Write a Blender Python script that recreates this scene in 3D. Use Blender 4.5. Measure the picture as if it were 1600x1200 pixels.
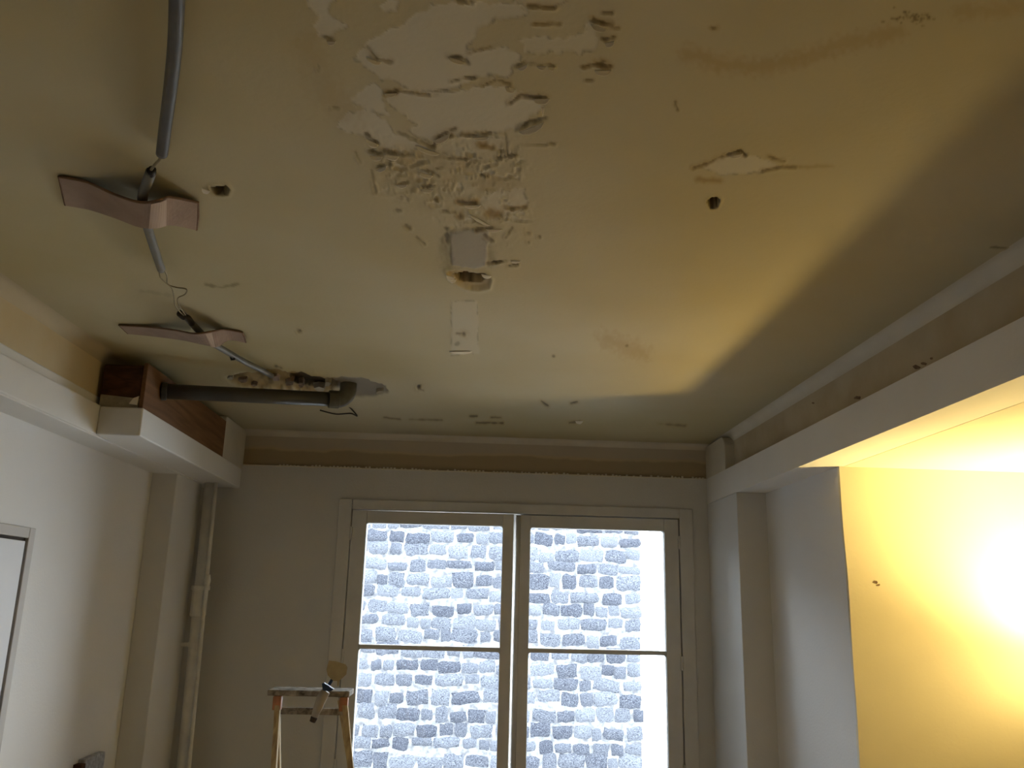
import bpy, math, random
import numpy as np
from mathutils import Vector, Matrix

for o in list(bpy.data.objects):
    bpy.data.objects.remove(o)
scene = bpy.context.scene
COL = scene.collection
rng = random.Random(7)

# ------------------------------------------------------------------ camera
PITCH, YAW, ROLL, FPX = 0.249892, 0.0425387, 0.0249094, 1334.97
EYE = Vector((0.0, 0.0, 1.55))
_f = Vector((math.sin(YAW) * math.cos(PITCH), math.cos(YAW) * math.cos(PITCH), math.sin(PITCH)))
_r0 = Vector((math.cos(YAW), -math.sin(YAW), 0))
_u0 = _r0.cross(_f)
_r = math.cos(ROLL) * _r0 + math.sin(ROLL) * _u0
_u = -math.sin(ROLL) * _r0 + math.cos(ROLL) * _u0
cam = bpy.data.cameras.new('camera')
cam.sensor_width = 36.0
cam.lens = 36.0 * FPX / 1600.0
cam.clip_start = 0.02
camo = bpy.data.objects.new('camera', cam)
COL.objects.link(camo)
camo.matrix_world = Matrix(((_r.x, _u.x, -_f.x, EYE.x), (_r.y, _u.y, -_f.y, EYE.y),
                            (_r.z, _u.z, -_f.z, EYE.z), (0, 0, 0, 1)))
scene.camera = camo

# ------------------------------------------------------------------ world, light, exposure
world = bpy.data.worlds.new('overcast_sky')
scene.world = world
world.use_nodes = True
bg = world.node_tree.nodes['Background']
bg.inputs[0].default_value = (0.80, 0.90, 1.0, 1)
bg.inputs[1].default_value = 10.5
scene.view_settings.view_transform = 'Standard'
scene.view_settings.look = 'None'
scene.view_settings.gamma = 1.0
scene.view_settings.use_curve_mapping = False
scene.view_settings.exposure = 0.70

portal = bpy.data.lights.new('window_portal', 'AREA')
portal.shape = 'RECTANGLE'
portal.size, portal.size_y = 2.1, 1.65
portal.cycles.is_portal = True
po = bpy.data.objects.new('window_portal', portal)
COL.objects.link(po)
po.location = (0.275, 5.42, 1.31)
po.rotation_euler = (math.radians(-90), 0, 0)

# ------------------------------------------------------------------ key dimensions (metres)
ZC = 2.55        # ceiling
FLOOR = -0.15
DW = 5.30        # window wall
ZB = 2.174       # underside of right beam and of the adjoining room's ceiling
XR = 1.467       # right beam face
XRW = 1.633      # right wall under the beam
YY = 3.72        # wall of the adjoining room
XL = -1.739      # left wall
ZL = 2.185       # underside of left boxing
BACK = -2.2
LAMP = Vector((2.50, 3.38, 1.32))


def ray(px, py):
    return _r * ((px - 800) / FPX) - _u * ((py - 600) / FPX) + _f


def PZ(px, py, z=ZC):
    d = ray(px, py)
    return EYE + d * ((z - EYE.z) / d.z)


def PY(px, py, y):
    d = ray(px, py)
    return EYE + d * ((y - EYE.y) / d.y)


def PX(px, py, x):
    d = ray(px, py)
    return EYE + d * ((x - EYE.x) / d.x)


# ------------------------------------------------------------------ materials
def mat(name, col, rough=0.8, var=0.08, scale=6.0, bump=0.0, bscale=60.0, spec=0.3, col2=None, metal=0.0):
    m = bpy.data.materials.new(name)
    m.use_nodes = True
    nt = m.node_tree
    b = nt.nodes['Principled BSDF']
    b.inputs['Roughness'].default_value = rough
    b.inputs['Specular IOR Level'].default_value = spec
    b.inputs['Metallic'].default_value = metal
    tc = nt.nodes.new('ShaderNodeTexCoord')
    n = nt.nodes.new('ShaderNodeTexNoise')
    n.inputs['Scale'].default_value = scale
    n.inputs['Detail'].default_value = 5
    nt.links.new(tc.outputs['Object'], n.inputs['Vector'])
    mix = nt.nodes.new('ShaderNodeMix')
    mix.data_type = 'RGBA'
    c2 = col2 or tuple(max(0, c * (1 - 2 * var)) for c in col)
    mix.inputs[6].default_value = (*col, 1)
    mix.inputs[7].default_value = (*c2, 1)
    rmp = nt.nodes.new('ShaderNodeMapRange')
    rmp.inputs[1].default_value = 0.35
    rmp.inputs[2].default_value = 0.65
    nt.links.new(n.outputs['Fac'], rmp.inputs[0])
    nt.links.new(rmp.outputs[0], mix.inputs[0])
    nt.links.new(mix.outputs[2], b.inputs['Base Color'])
    if bump:
        n2 = nt.nodes.new('ShaderNodeTexNoise')
        n2.inputs['Scale'].default_value = bscale
        n2.inputs['Detail'].default_value = 4
        nt.links.new(tc.outputs['Object'], n2.inputs['Vector'])
        bp = nt.nodes.new('ShaderNodeBump')
        bp.inputs['Strength'].default_value = bump
        bp.inputs['Distance'].default_value = 0.004
        nt.links.new(n2.outputs['Fac'], bp.inputs['Height'])
        nt.links.new(bp.outputs['Normal'], b.inputs['Normal'])
    m['mix'] = 0
    return m


def wood_mat(name, a, c, scale=3.0, axis=(1, 12, 12), rough=0.75):
    m = bpy.data.materials.new(name)
    m.use_nodes = True
    nt = m.node_tree
    b = nt.nodes['Principled BSDF']
    b.inputs['Roughness'].default_value = rough
    b.inputs['Specular IOR Level'].default_value = 0.2
    tc = nt.nodes.new('ShaderNodeTexCoord')
    mp = nt.nodes.new('ShaderNodeMapping')
    mp.inputs['Scale'].default_value = axis
    n = nt.nodes.new('ShaderNodeTexNoise')
    n.inputs['Scale'].default_value = scale
    n.inputs['Detail'].default_value = 6
    n.inputs['Distortion'].default_value = 0.8
    cr = nt.nodes.new('ShaderNodeValToRGB')
    cr.color_ramp.elements[0].position = 0.3
    cr.color_ramp.elements[0].color = (*a, 1)
    cr.color_ramp.elements[1].position = 0.7
    cr.color_ramp.elements[1].color = (*c, 1)
    nt.links.new(tc.outputs['Object'], mp.inputs['Vector'])
    nt.links.new(mp.outputs[0], n.inputs['Vector'])
    nt.links.new(n.outputs['Fac'], cr.inputs[0])
    nt.links.new(cr.outputs[0], b.inputs['Base Color'])
    return m


M = {}
M['white_wall'] = mat('white_wall_paint', (0.80, 0.78, 0.76), 0.7, 0.02, 1.5, 0.25, 90)
M['window_wall'] = mat('window_wall_paint', (0.70, 0.68, 0.65), 0.75, 0.03, 2.0, 0.25, 90)
M['beam_white'] = mat('beam_white_paint', (0.80, 0.78, 0.75), 0.65, 0.02, 2.5, 0.2, 60)
M['yellow_wall'] = mat('cream_wall_paint', (0.80, 0.74, 0.58), 0.75, 0.03, 2.0, 0.12, 70)
M['frieze_left'] = mat('ochre_frieze_plaster', (0.60, 0.47, 0.27), 0.85, 0.10, 3.0, 0.3, 40, col2=(0.66, 0.56, 0.38))
M['frieze_right'] = mat('brown_frieze_plaster', (0.50, 0.40, 0.25), 0.85, 0.10, 4.0, 0.3, 40, col2=(0.58, 0.50, 0.36))
M['cove_left'] = mat('ochre_cove_plaster', (0.56, 0.47, 0.32), 0.85, 0.08, 3.0)
M['cove'] = mat('cove_plaster', (0.70, 0.645, 0.54), 0.8, 0.05, 4.0, 0.2, 50)
M['floor'] = wood_mat('dusty_floor_boards', (0.34, 0.29, 0.24), (0.50, 0.44, 0.37), 2.0, (8, 1, 1))
M['back'] = mat('back_wall_paint', (0.36, 0.30, 0.22), 0.8, 0.03)
M['sash'] = mat('window_paint', (0.72, 0.70, 0.67), 0.5, 0.04, 8.0, 0.15, 40)
M['gap_shade'] = mat('gap_shade', (0.05, 0.035, 0.025), 0.9, 0.1)
M['door'] = mat('door_paint', (0.66, 0.64, 0.64), 0.5, 0.02)
M['casing'] = mat('door_casing_paint', (0.52, 0.48, 0.44), 0.6, 0.04)
M['pipe_white'] = mat('painted_pipe', (0.84, 0.80, 0.72), 0.5, 0.06, 12.0, 0.2, 50)
M['conduit'] = mat('grey_conduit', (0.105, 0.10, 0.095), 0.5, 0.08, 20.0)
M['conduit_light'] = mat('light_grey_conduit', (0.19, 0.185, 0.17), 0.5, 0.08, 20.0)
M['pvc'] = mat('grey_drain_pipe', (0.085, 0.08, 0.072), 0.45, 0.08, 8.0)
M['pvc_elbow'] = mat('old_grey_elbow', (0.13, 0.12, 0.09), 0.6, 0.15, 25.0)
M['wire'] = mat('cream_wire', (0.28, 0.23, 0.13), 0.5, 0.1, 40.0)
M['black_tape'] = mat('black_tape', (0.03, 0.022, 0.018), 0.6, 0.1)
M['strap'] = mat('pink_fibre_strap', (0.35, 0.255, 0.20), 0.9, 0.06, 14.0, 0.5, 80, col2=(0.30, 0.215, 0.17))
M['strap_edge'] = mat('strap_torn_edge', (0.22, 0.13, 0.08), 0.9, 0.1, 30.0)
M['strap_face'] = mat('strap_smooth_face', (0.50, 0.385, 0.31), 0.8, 0.03, 10.0)
M['wood_dark'] = wood_mat('dark_end_grain', (0.045, 0.022, 0.012), (0.11, 0.05, 0.025), 5.0, (3, 1, 8))
M['wood_orange'] = wood_mat('orange_brown_board', (0.15, 0.075, 0.034), (0.25, 0.13, 0.06), 3.0, (10, 0.7, 10))
M['mortar'] = mat('beige_mortar', (0.46, 0.40, 0.29), 0.95, 0.12, 30.0, 0.6, 60)
M['rust_plaster'] = mat('rusty_broken_plaster', (0.30, 0.21, 0.14), 0.95, 0.2, 30.0, 0.8, 60, col2=(0.17, 0.11, 0.07))
M['chip'] = mat('bright_plaster_chip', (0.80, 0.74, 0.62), 0.9, 0.05, 30.0)
M['flake'] = mat('paint_flake', (0.72, 0.66, 0.53), 0.8, 0.06, 30.0)
M['ladder'] = wood_mat('ladder_wood', (0.30, 0.20, 0.10), (0.58, 0.46, 0.26), 4.0, (12, 12, 1.5))
M['ladder_top'] = wood_mat('ladder_stained_top', (0.05, 0.035, 0.02), (0.50, 0.42, 0.32), 9.0, (3, 3, 3))
M['ladder_orange'] = mat('ladder_orange_bracket', (0.52, 0.22, 0.10), 0.6, 0.15, 25.0)
M['blade'] = mat('tan_blade', (0.44, 0.35, 0.20), 0.7, 0.08, 30.0)
M['blue'] = mat('blue_plastic', (0.02, 0.045, 0.10), 0.4, 0.1, 30.0)
M['handle'] = mat('grey_handle', (0.40, 0.35, 0.29), 0.6, 0.06, 30.0)
M['mortar_out'] = mat('pale_mortar', (0.33, 0.33, 0.33), 0.95, 0.02, 13.0, 0.9, 20, col2=(0.13, 0.13, 0.145))
M['box_grey'] = mat('speckled_grey_cover', (0.55, 0.56, 0.60), 0.7, 0.15, 60.0, col2=(0.34, 0.34, 0.38))
M['ground'] = mat('courtyard_paving', (0.55, 0.54, 0.52), 0.9, 0.05)
M['shade'] = mat('white_glass_shade', (0.75, 0.70, 0.6), 0.5, 0.02)
M['brass'] = mat('brass_lamp', (0.5, 0.36, 0.14), 0.35, 0.05, metal=0.8)

g = bpy.data.materials.new('window_glass')
g.use_nodes = True
nt = g.node_tree
nt.nodes.clear()
out = nt.nodes.new('ShaderNodeOutputMaterial')
tr = nt.nodes.new('ShaderNodeBsdfTransparent')
tr.inputs[0].default_value = (0.97, 0.985, 0.985, 1)
gl = nt.nodes.new('ShaderNodeBsdfGlossy')
gl.inputs['Roughness'].default_value = 0.02
fr = nt.nodes.new('ShaderNodeFresnel')
fr.inputs[0].default_value = 1.45
mx = nt.nodes.new('ShaderNodeMixShader')
nt.links.new(fr.outputs[0], mx.inputs[0])
nt.links.new(tr.outputs[0], mx.inputs[1])
nt.links.new(gl.outputs[0], mx.inputs[2])
nt.links.new(mx.outputs[0], out.inputs[0])
M['glass'] = g


def stone_mat():
    m = bpy.data.materials.new('rubble_stone')
    m.use_nodes = True
    nt = m.node_tree
    b = nt.nodes['Principled BSDF']
    b.inputs['Roughness'].default_value = 0.95
    b.inputs['Specular IOR Level'].default_value = 0.1
    oi = nt.nodes.new('ShaderNodeObjectInfo')
    tc = nt.nodes.new('ShaderNodeTexCoord')
    add = nt.nodes.new('ShaderNodeVectorMath')
    add.operation = 'ADD'
    n = nt.nodes.new('ShaderNodeTexNoise')
    n.inputs['Scale'].default_value = 13.0
    n.inputs['Detail'].default_value = 5
    nt.links.new(tc.outputs['Object'], add.inputs[0])
    nt.links.new(oi.outputs['Location'], add.inputs[1])
    nt.links.new(add.outputs[0], n.inputs['Vector'])
    cr = nt.nodes.new('ShaderNodeValToRGB')
    cr.color_ramp.elements[0].position = 0.34
    cr.color_ramp.elements[0].color = (0.04, 0.044, 0.062, 1)
    cr.color_ramp.elements[1].position = 0.62
    cr.color_ramp.elements[1].color = (0.195, 0.205, 0.235, 1)
    ma = nt.nodes.new('ShaderNodeMath')
    ma.operation = 'MULTIPLY_ADD'
    ma.inputs[1].default_value = 0.16
    nt.links.new(oi.outputs['Random'], ma.inputs[0])
    sb = nt.nodes.new('ShaderNodeMath')
    sb.operation = 'SUBTRACT'
    sb.inputs[1].default_value = 0.12
    nt.links.new(n.outputs['Fac'], sb.inputs[0])
    nt.links.new(sb.outputs[0], ma.inputs[2])
    nt.links.new(ma.outputs[0], cr.inputs[0])
    nt.links.new(cr.outputs[0], b.inputs['Base Color'])
    return m


M['stone'] = stone_mat()


def frieze_window_mat():
    """old wall above the window: greyer paint above a wavy line, bare brown plaster below"""
    m = bpy.data.materials.new('two_tone_frieze')
    m.use_nodes = True
    nt = m.node_tree
    b = nt.nodes['Principled BSDF']
    b.inputs['Roughness'].default_value = 0.9
    geo = nt.nodes.new('ShaderNodeNewGeometry')
    sep = nt.nodes.new('ShaderNodeSeparateXYZ')
    nt.links.new(geo.outputs['Position'], sep.inputs[0])
    n = nt.nodes.new('ShaderNodeTexNoise')
    n.inputs['Scale'].default_value = 3.0
    n.inputs['Detail'].default_value = 4
    nt.links.new(geo.outputs['Position'], n.inputs['Vector'])
    ma = nt.nodes.new('ShaderNodeMath')
    ma.operation = 'MULTIPLY_ADD'
    ma.inputs[1].default_value = 0.09
    nt.links.new(n.outputs['Fac'], ma.inputs[0])
    nt.links.new(sep.outputs['Z'], ma.inputs[2])
    cr = nt.nodes.new('ShaderNodeValToRGB')
    mr = nt.nodes.new('ShaderNodeMapRange')
    mr.inputs[1].default_value = 2.38
    mr.inputs[2].default_value = 2.58
    nt.links.new(ma.outputs[0], mr.inputs[0])
    e = cr.color_ramp.elements
    e[0].position = 0.0
    e[0].color = (0.42, 0.33, 0.21, 1)
    e[1].position = 1.0
    e[1].color = (0.56, 0.49, 0.39, 1)
    for p, c in ((0.46, (0.43, 0.34, 0.215, 1)), (0.52, (0.58, 0.47, 0.29, 1)), (0.62, (0.54, 0.47, 0.365, 1))):
        x = e.new(p)
        x.color = c
    nt.links.new(mr.outputs[0], cr.inputs[0])
    nt.links.new(cr.outputs[0], b.inputs['Base Color'])
    return m


M['frieze_window'] = frieze_window_mat()


# ------------------------------------------------------------------ mesh helpers
class MB:
    def __init__(self):
        self.v, self.f, self.mi = [], [], []

    def quad(self, *pts, mi=0):
        n = len(self.v)
        self.v += [tuple(p) for p in pts]
        self.f.append(tuple(range(n, n + len(pts))))
        self.mi.append(mi)
        return self

    def hexa(self, b, t, mi=0):
        """b, t: four bottom and four top points, same winding (ccw from above)"""
        n = len(self.v)
        self.v += [tuple(p) for p in b] + [tuple(p) for p in t]
        for f in ((3, 2, 1, 0), (4, 5, 6, 7), (0, 1, 5, 4), (1, 2, 6, 5), (2, 3, 7, 6), (3, 0, 4, 7)):
            self.f.append(tuple(n + i for i in f))
            self.mi.append(mi)
        return self

    def box(self, x0, x1, y0, y1, z0, z1, mi=0):
        return self.hexa([(x0, y0, z0), (x1, y0, z0), (x1, y1, z0), (x0, y1, z0)],
                         [(x0, y0, z1), (x1, y0, z1), (x1, y1, z1), (x0, y1, z1)], mi)

    def bar(self, a, b, w, d, side=(1, 0, 0), mi=0):
        """square bar from a to b; w along side, d along the third direction"""
        a, b = Vector(a), Vector(b)
        t = (b - a).normalized()
        s = Vector(side)
        s = (s - t * s.dot(t)).normalized()
        q = t.cross(s)
        c = [(-1, -1), (1, -1), (1, 1), (-1, 1)]
        return self.hexa([a + s * (i * w / 2) + q * (j * d / 2) for i, j in c],
                         [b + s * (i * w / 2) + q * (j * d / 2) for i, j in c], mi)

    def tube(self, pts, r, seg=14, cap=True, mi=0):
        pts = [Vector(p) for p in pts]
        rs = r if isinstance(r, (list, tuple)) else [r] * len(pts)
        n0 = len(self.v)
        ref = None
        for i, p in enumerate(pts):
            t = (pts[min(i + 1, len(pts) - 1)] - pts[max(i - 1, 0)]).normalized()
            if ref is None:
                ref = t.orthogonal().normalized()
            ref = (ref - t * ref.dot(t)).normalized()
            q = t.cross(ref)
            for k in range(seg):
                a = 2 * math.pi * k / seg
                self.v.append(tuple(p + (ref * math.cos(a) + q * math.sin(a)) * rs[i]))
        for i in range(len(pts) - 1):
            for k in range(seg):
                k2 = (k + 1) % seg
                self.f.append((n0 + i * seg + k, n0 + i * seg + k2, n0 + (i + 1) * seg + k2, n0 + (i + 1) * seg + k))
                self.mi.append(mi)
        if cap:
            self.f.append(tuple(n0 + k for k in range(seg))[::-1])
            self.f.append(tuple(n0 + (len(pts) - 1) * seg + k for k in range(seg)))
            self.mi += [mi, mi]
        return self

    def build(self, name, m, parent=None, smooth=False, bevel=0.0, bseg=2, recalc=False):
        me = bpy.data.meshes.new(name)
        me.from_pydata(self.v, [], self.f)
        ms = m if isinstance(m, (list, tuple)) else [m]
        for x in ms:
            me.materials.append(M[x])
        me.polygons.foreach_set('material_index', self.mi)
        if smooth:
            me.polygons.foreach_set('use_smooth', [True] * len(self.f))
        me.update()
        o = bpy.data.objects.new(name, me)
        COL.objects.link(o)
        if parent:
            o.parent = parent
        if bevel:
            b = o.modifiers.new('bevel', 'BEVEL')
            b.width = bevel
            b.segments = bseg
            b.limit_method = 'ANGLE'
        return o


def tag(o, label, cat, group=None):
    o['label'] = label
    o['category'] = cat
    if group:
        o['group'] = group
    return o


def struct(o, label=None):
    o['kind'] = 'structure'
    if label:
        o['label'] = label
    return o


def empty(name, loc=(0, 0, 0)):
    o = bpy.data.objects.new(name, None)
    o.location = loc
    o.empty_display_size = 0.1
    COL.objects.link(o)
    return o


def child(o, parent):
    """parent keeping the world placement (roots are only translated)"""
    o.parent = parent
    o.matrix_parent_inverse = Matrix.Translation(-parent.location)
    return o


def smoothpath(pts, n=8):
    pts = [Vector(p) for p in pts]
    res = []
    for i in range(len(pts) - 1):
        p0, p1, p2, p3 = pts[max(i - 1, 0)], pts[i], pts[i + 1], pts[min(i + 2, len(pts) - 1)]
        for k in range(n):
            t = k / n
            res.append(0.5 * ((2 * p1) + (p2 - p0) * t + (2 * p0 - 5 * p1 + 4 * p2 - p3) * t * t
                              + (3 * p1 - p0 - 3 * p2 + p3) * t ** 3))
    res.append(pts[-1])
    return res


# ================================================================== STRUCTURE
# floor
struct(MB().box(-1.95, 4.6, BACK - 0.2, DW + 0.3, FLOOR - 0.15, FLOOR).build('floor', 'floor'),
       'wooden floor of the room')

# left wall
struct(MB().box(XL - 0.2, XL, BACK, DW, FLOOR, 2.75).build('wall_left', 'white_wall'),
       'plain white painted left wall')
# old wall face above the left boxing
struct(MB().box(XL, -1.612, BACK, DW, 2.30, 2.60).build('trim_1', 'frieze_left'),
       'strip of ochre old plaster above the white boxing on the left')
# left boxing: long run, then a wider box nearer the window
b = MB()
b.box(XL, -1.578, BACK, 3.60, ZL, 2.312)
b.box(XL, -1.606, BACK, 3.66, 2.312, 2.357)
struct(b.build('trim_2', 'beam_white', bevel=0.006), 'long white boxing along the top of the left wall')
b = MB()
b.hexa([(-1.578, 3.582, ZL), (-1.398, 3.582, ZL), (-1.425, DW, ZL), (-1.72, DW, ZL)],
       [(-1.578, 3.582, 2.306), (-1.398, 3.582, 2.306), (-1.425, DW, 2.306), (-1.72, DW, 2.306)])
struct(b.build('trim_3', 'beam_white', bevel=0.006), 'wider white box below the brown timber at the end of the left boxing')
struct(MB().box(XL, -1.590, BACK, DW, ZL - 0.004, ZL + 0.02).build('trim_4', 'beam_white'),
       'white underside board of the left boxing')
# left pilaster
struct(MB().box(XL, -1.606, 4.70, 5.14, FLOOR, ZL).build('trim_5', 'window_wall', bevel=0.004),
       'narrow pilaster at the window end of the left wall')

# window wall with opening
WX0, WX1, WZ0, WZ1 = -0.80, 1.352, 0.42, 2.125
b = MB()
b.box(XL - 0.2, WX0, DW, DW + 0.28, FLOOR, 2.33)
b.box(WX1, XRW + 0.3, DW, DW + 0.28, FLOOR, 2.33)
b.box(WX0, WX1, DW, DW + 0.28, WZ1, 2.33)
b.box(WX0, WX1, DW, DW + 0.28, FLOOR, WZ0)
struct(b.build('wall_window', 'window_wall'), 'off-white wall around the window')
struct(MB().box(XL - 0.2, XRW + 0.3, DW + 0.012, DW + 0.28, 2.33, 2.75).build('trim_6', 'frieze_window'),
       'dark brown strip of bare plaster above the window')
# metal edge bead with small teeth along the top of the window wall
b = MB()
b.box(-1.42, XR, DW - 0.004, DW + 0.014, 2.326, 2.333)
x = -1.2
while x < XR - 0.02:
    hgt = rng.uniform(0.004, 0.011)
    if rng.random() < 0.75:
        b.box(x, x + 0.012, DW - 0.003, DW + 0.006, 2.333, 2.333 + hgt)
    x += 0.022
struct(b.build('trim_7', 'chip'), 'ragged perforated edge bead on top of the window wall')

# right beam with the frieze above it and the pilaster at the window
struct(MB().box(XR, XRW + 0.02, BACK, DW, ZB, 2.33).build('trim_8', 'beam_white'),
       'white beam running along the right side above the opening')
struct(MB().box(1.527, 1.8, BACK, DW, 2.33, 2.75).build('trim_9', 'frieze_right'),
       'strip of brown old plaster above the right beam')
struct(MB().box(XR, XRW + 0.02, 4.70, DW, FLOOR, ZB).build('trim_10', 'window_wall', bevel=0.004),
       'white pilaster between the window and the right wall')
# right wall and the cream wall of the adjoining room: one L
struct(MB().box(XRW, XRW + 0.3, YY + 0.012, DW, FLOOR, ZB + 0.1).build('wall_right', 'white_wall'),
       'white wall under the beam right of the window')
b = MB()
N = 26
prev = None
for i in range(N + 1):                       # slightly wavy hand-plastered arris
    z = FLOOR + (ZB - FLOOR) * i / N
    wv = 0.002 * math.sin(z * 5.1) + 0.0015 * math.sin(z * 11.7 + 1)
    cur = (XRW + wv, z)
    if prev:
        b.hexa([(prev[0], YY, prev[1]), (4.4, YY, prev[1]), (4.4, YY + 0.02, prev[1]), (prev[0], YY + 0.02, prev[1])],
               [(cur[0], YY, cur[1]), (4.4, YY, cur[1]), (4.4, YY + 0.02, cur[1]), (cur[0], YY + 0.02, cur[1])])
    prev = cur
b.box(XRW + 0.2, 4.4, YY + 0.02, YY + 0.3, FLOOR, ZB + 0.1)
struct(b.build('wall_adjoining', 'yellow_wall'), 'lamp-lit cream wall of the adjoining room')
struct(MB().box(XRW + 0.02, 4.4, BACK, YY + 0.3, ZB - 0.001, ZB + 0.25).build('ceiling_adjoining', 'yellow_wall'),
       'low lamp-lit ceiling of the adjoining room')
struct(MB().box(4.4, 4.6, BACK, YY + 0.3, FLOOR, 2.75).build('wall_far_right', 'yellow_wall'), 'end wall of the adjoining room')
struct(MB().box(-1.95, 4.6, BACK - 0.2, BACK, FLOOR, 2.8).build('wall_back', 'back'), 'wall behind the viewer')
struct(MB().box(-1.95, 1.8, BACK - 0.2, DW + 0.28, 2.75, 2.95).build('ceiling_slab', 'back'), 'floor slab above the ceiling')


# coves: quarter-round plaster fillets between ceiling and friezes
def cove(name, ax, wall, side, a0, a1, r, m, label):
    n, segs = 8, 80
    b = MB()
    for i in range(segs + 1):
        u = a0 + (a1 - a0) * i / segs
        for k in range(n + 1):
            t = math.pi / 2 * k / n
            p, z = wall - side * r * (1 - math.sin(t)), ZC - r * (1 - math.cos(t))
            b.v.append((p, u, z) if ax == 'y' else (u, p, z))
    for i in range(segs):
        for k in range(n):
            a = i * (n + 1) + k
            b.f.append((a, a + 1, a + n + 2, a + n + 1))
            b.mi.append(0)
    return struct(b.build(name, m, smooth=True), label)


cove('trim_11', 'y', 1.5275, 1, BACK, DW, 0.05, 'cove', 'rounded pale cove between ceiling and right frieze')
cove('trim_12', 'y', -1.6125, -1, BACK, DW, 0.05, 'cove_left', 'rounded ochre cove between ceiling and left frieze')
cove('trim_13', 'x', DW + 0.0125, 1, -1.62, 1.53, 0.04, 'cove', 'rounded pale cove between ceiling and window frieze')


# rounded plaster returns at both ends of the window frieze
def pier(name, x0, x1, y0, y1, z0, z1, r, label):
    b = MB()
    prof = [(y1, z0), (y0, z0)]
    for k in range(9):
        t = math.pi / 2 * k / 8
        prof.append((y0 + r * (1 - math.cos(t)), z1 - r * (1 - math.sin(t))))
    prof.append((y1, z1))
    n = len(prof)
    base = len(b.v)
    for x in (x0, x1):
        b.v += [(x, p[0], p[1]) for p in prof]
    b.f.append(tuple(range(base, base + n)))
    b.f.append(tuple(range(base + n, base + 2 * n))[::-1])
    for k in range(n):
        k2 = (k + 1) % n
        b.f.append((base + k, base + n + k, base + n + k2, base + k2))
    b.mi += [0] * (n + 2)
    return struct(b.build(name, 'cove', bevel=0.004), label)


pier('trim_14', XR + 0.002, 1.56, 4.90, DW + 0.02, 2.325, 2.535, 0.07,
     'pale rounded plaster return at the right end of the brown strip')
pier('trim_15', -1.62, -1.424, 4.87, DW + 0.02, 2.30, 2.545, 0.01,
     'pale plaster return between the timber and the brown strip')


# ------------------------------------------------------------------ ceiling: modelled damage on a fine grid
def vnoise(x, y, scale, seed):
    r = np.random.RandomState(seed)
    tab = r.rand(64, 64)
    u, v = x * scale + 13.7, y * scale + 7.3
    i, j = np.floor(u).astype(int), np.floor(v).astype(int)
    fu, fv = u - i, v - j
    fu, fv = fu * fu * (3 - 2 * fu), fv * fv * (3 - 2 * fv)
    a, b_ = tab[i % 64, j % 64], tab[(i + 1) % 64, j % 64]
    c, d = tab[i % 64, (j + 1) % 64], tab[(i + 1) % 64, (j + 1) % 64]
    return (a * (1 - fu) + b_ * fu) * (1 - fv) + (c * (1 - fu) + d * fu) * fv


def fnoise(x, y, scale, seed, octv=4):
    s, amp, tot = 0, 1.0, 0
    for k in range(octv):
        s = s + amp * vnoise(x, y, scale * 2 ** k, seed + k)
        tot += amp
        amp *= 0.5
    return s / tot


def sstep(a, b_, x):
    t = np.clip((x - a) / (b_ - a), 0, 1)
    return t * t * (3 - 2 * t)


xs = np.arange(-1.566, 1.482, 0.0031)
ys = [BACK - 0.05, -1.0, 0.0, 0.4, 0.6, 0.7]
y = 0.75
while y < DW - 0.022:
    ys.append(y)
    y += 0.0036 * y ** 1.2
ys = np.array(ys)
GX, GY = np.meshgrid(xs, ys)
NX, NY = len(xs), len(ys)
# where each ceiling point was seen in the survey photo (800,600 centre), to place the marks on it
dx, dy, dz = GX - EYE.x, GY - EYE.y, ZC - EYE.z
den = np.maximum(dx * _f.x + dy * _f.y + dz * _f.z, 0.05)
U = 800 + FPX * (dx * _r.x + dy * _r.y + dz * _r.z) / den
V = 600 - FPX * (dx * _u.x + dy * _u.y + dz * _u.z) / den
U = np.where(GY < 0.5, -9999, U)

SC = 2.857


def c4(pts):
    return [(440 + a / SC, c / SC) for a, c in pts]


def poly_sdf(pts, pad=14):
    """signed distance in survey pixels, negative inside, on a sub window"""
    a = np.array(pts, float)
    x0, y0 = a.min(0) - pad
    x1, y1 = a.max(0) + pad
    sel = np.where((U > x0) & (U < x1) & (V > y0) & (V < y1))
    u, v = U[sel], V[sel]
    d = np.full(u.shape, 1e9)
    ins = np.zeros(u.shape, bool)
    for i in range(len(a)):
        p, q = a[i], a[(i + 1) % len(a)]
        e = q - p
        t = np.clip(((u - p[0]) * e[0] + (v - p[1]) * e[1]) / max(e @ e, 1e-9), 0, 1)
        d = np.minimum(d, np.hypot(u - p[0] - t * e[0], v - p[1] - t * e[1]))
        c = ((p[1] > v) != (q[1] > v)) & (u < (q[0] - p[0]) * (v - p[1]) / (q[1] - p[1] + 1e-12) + p[0])
        ins ^= c
    return sel, np.where(ins, -d, d)


ys[-1] = DW - 0.026
GY[-1, :] = DW - 0.026
H = np.zeros_like(GX)          # + is up (recess), - hangs down
PEEL = np.zeros_like(GX)
STAIN_SHADE = np.zeros_like(GX)  # dirt marks, plus the dark painted into holes and flake lines
RUST = np.zeros_like(GX)
EDGE_FADE = sstep(0, 0.12, np.minimum.reduce([GX - xs[0], xs[-1] - GX, ys[-1] - GY]))
H += 0.006 * (fnoise(GX, GY, 1.3, 3, 3) - 0.5) * EDGE_FADE
RAG = fnoise(U, V, 1 / 11.0, 21, 2) - 0.5
RAG2 = fnoise(U, V, 1 / 7.0, 51, 2) - 0.5


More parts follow.
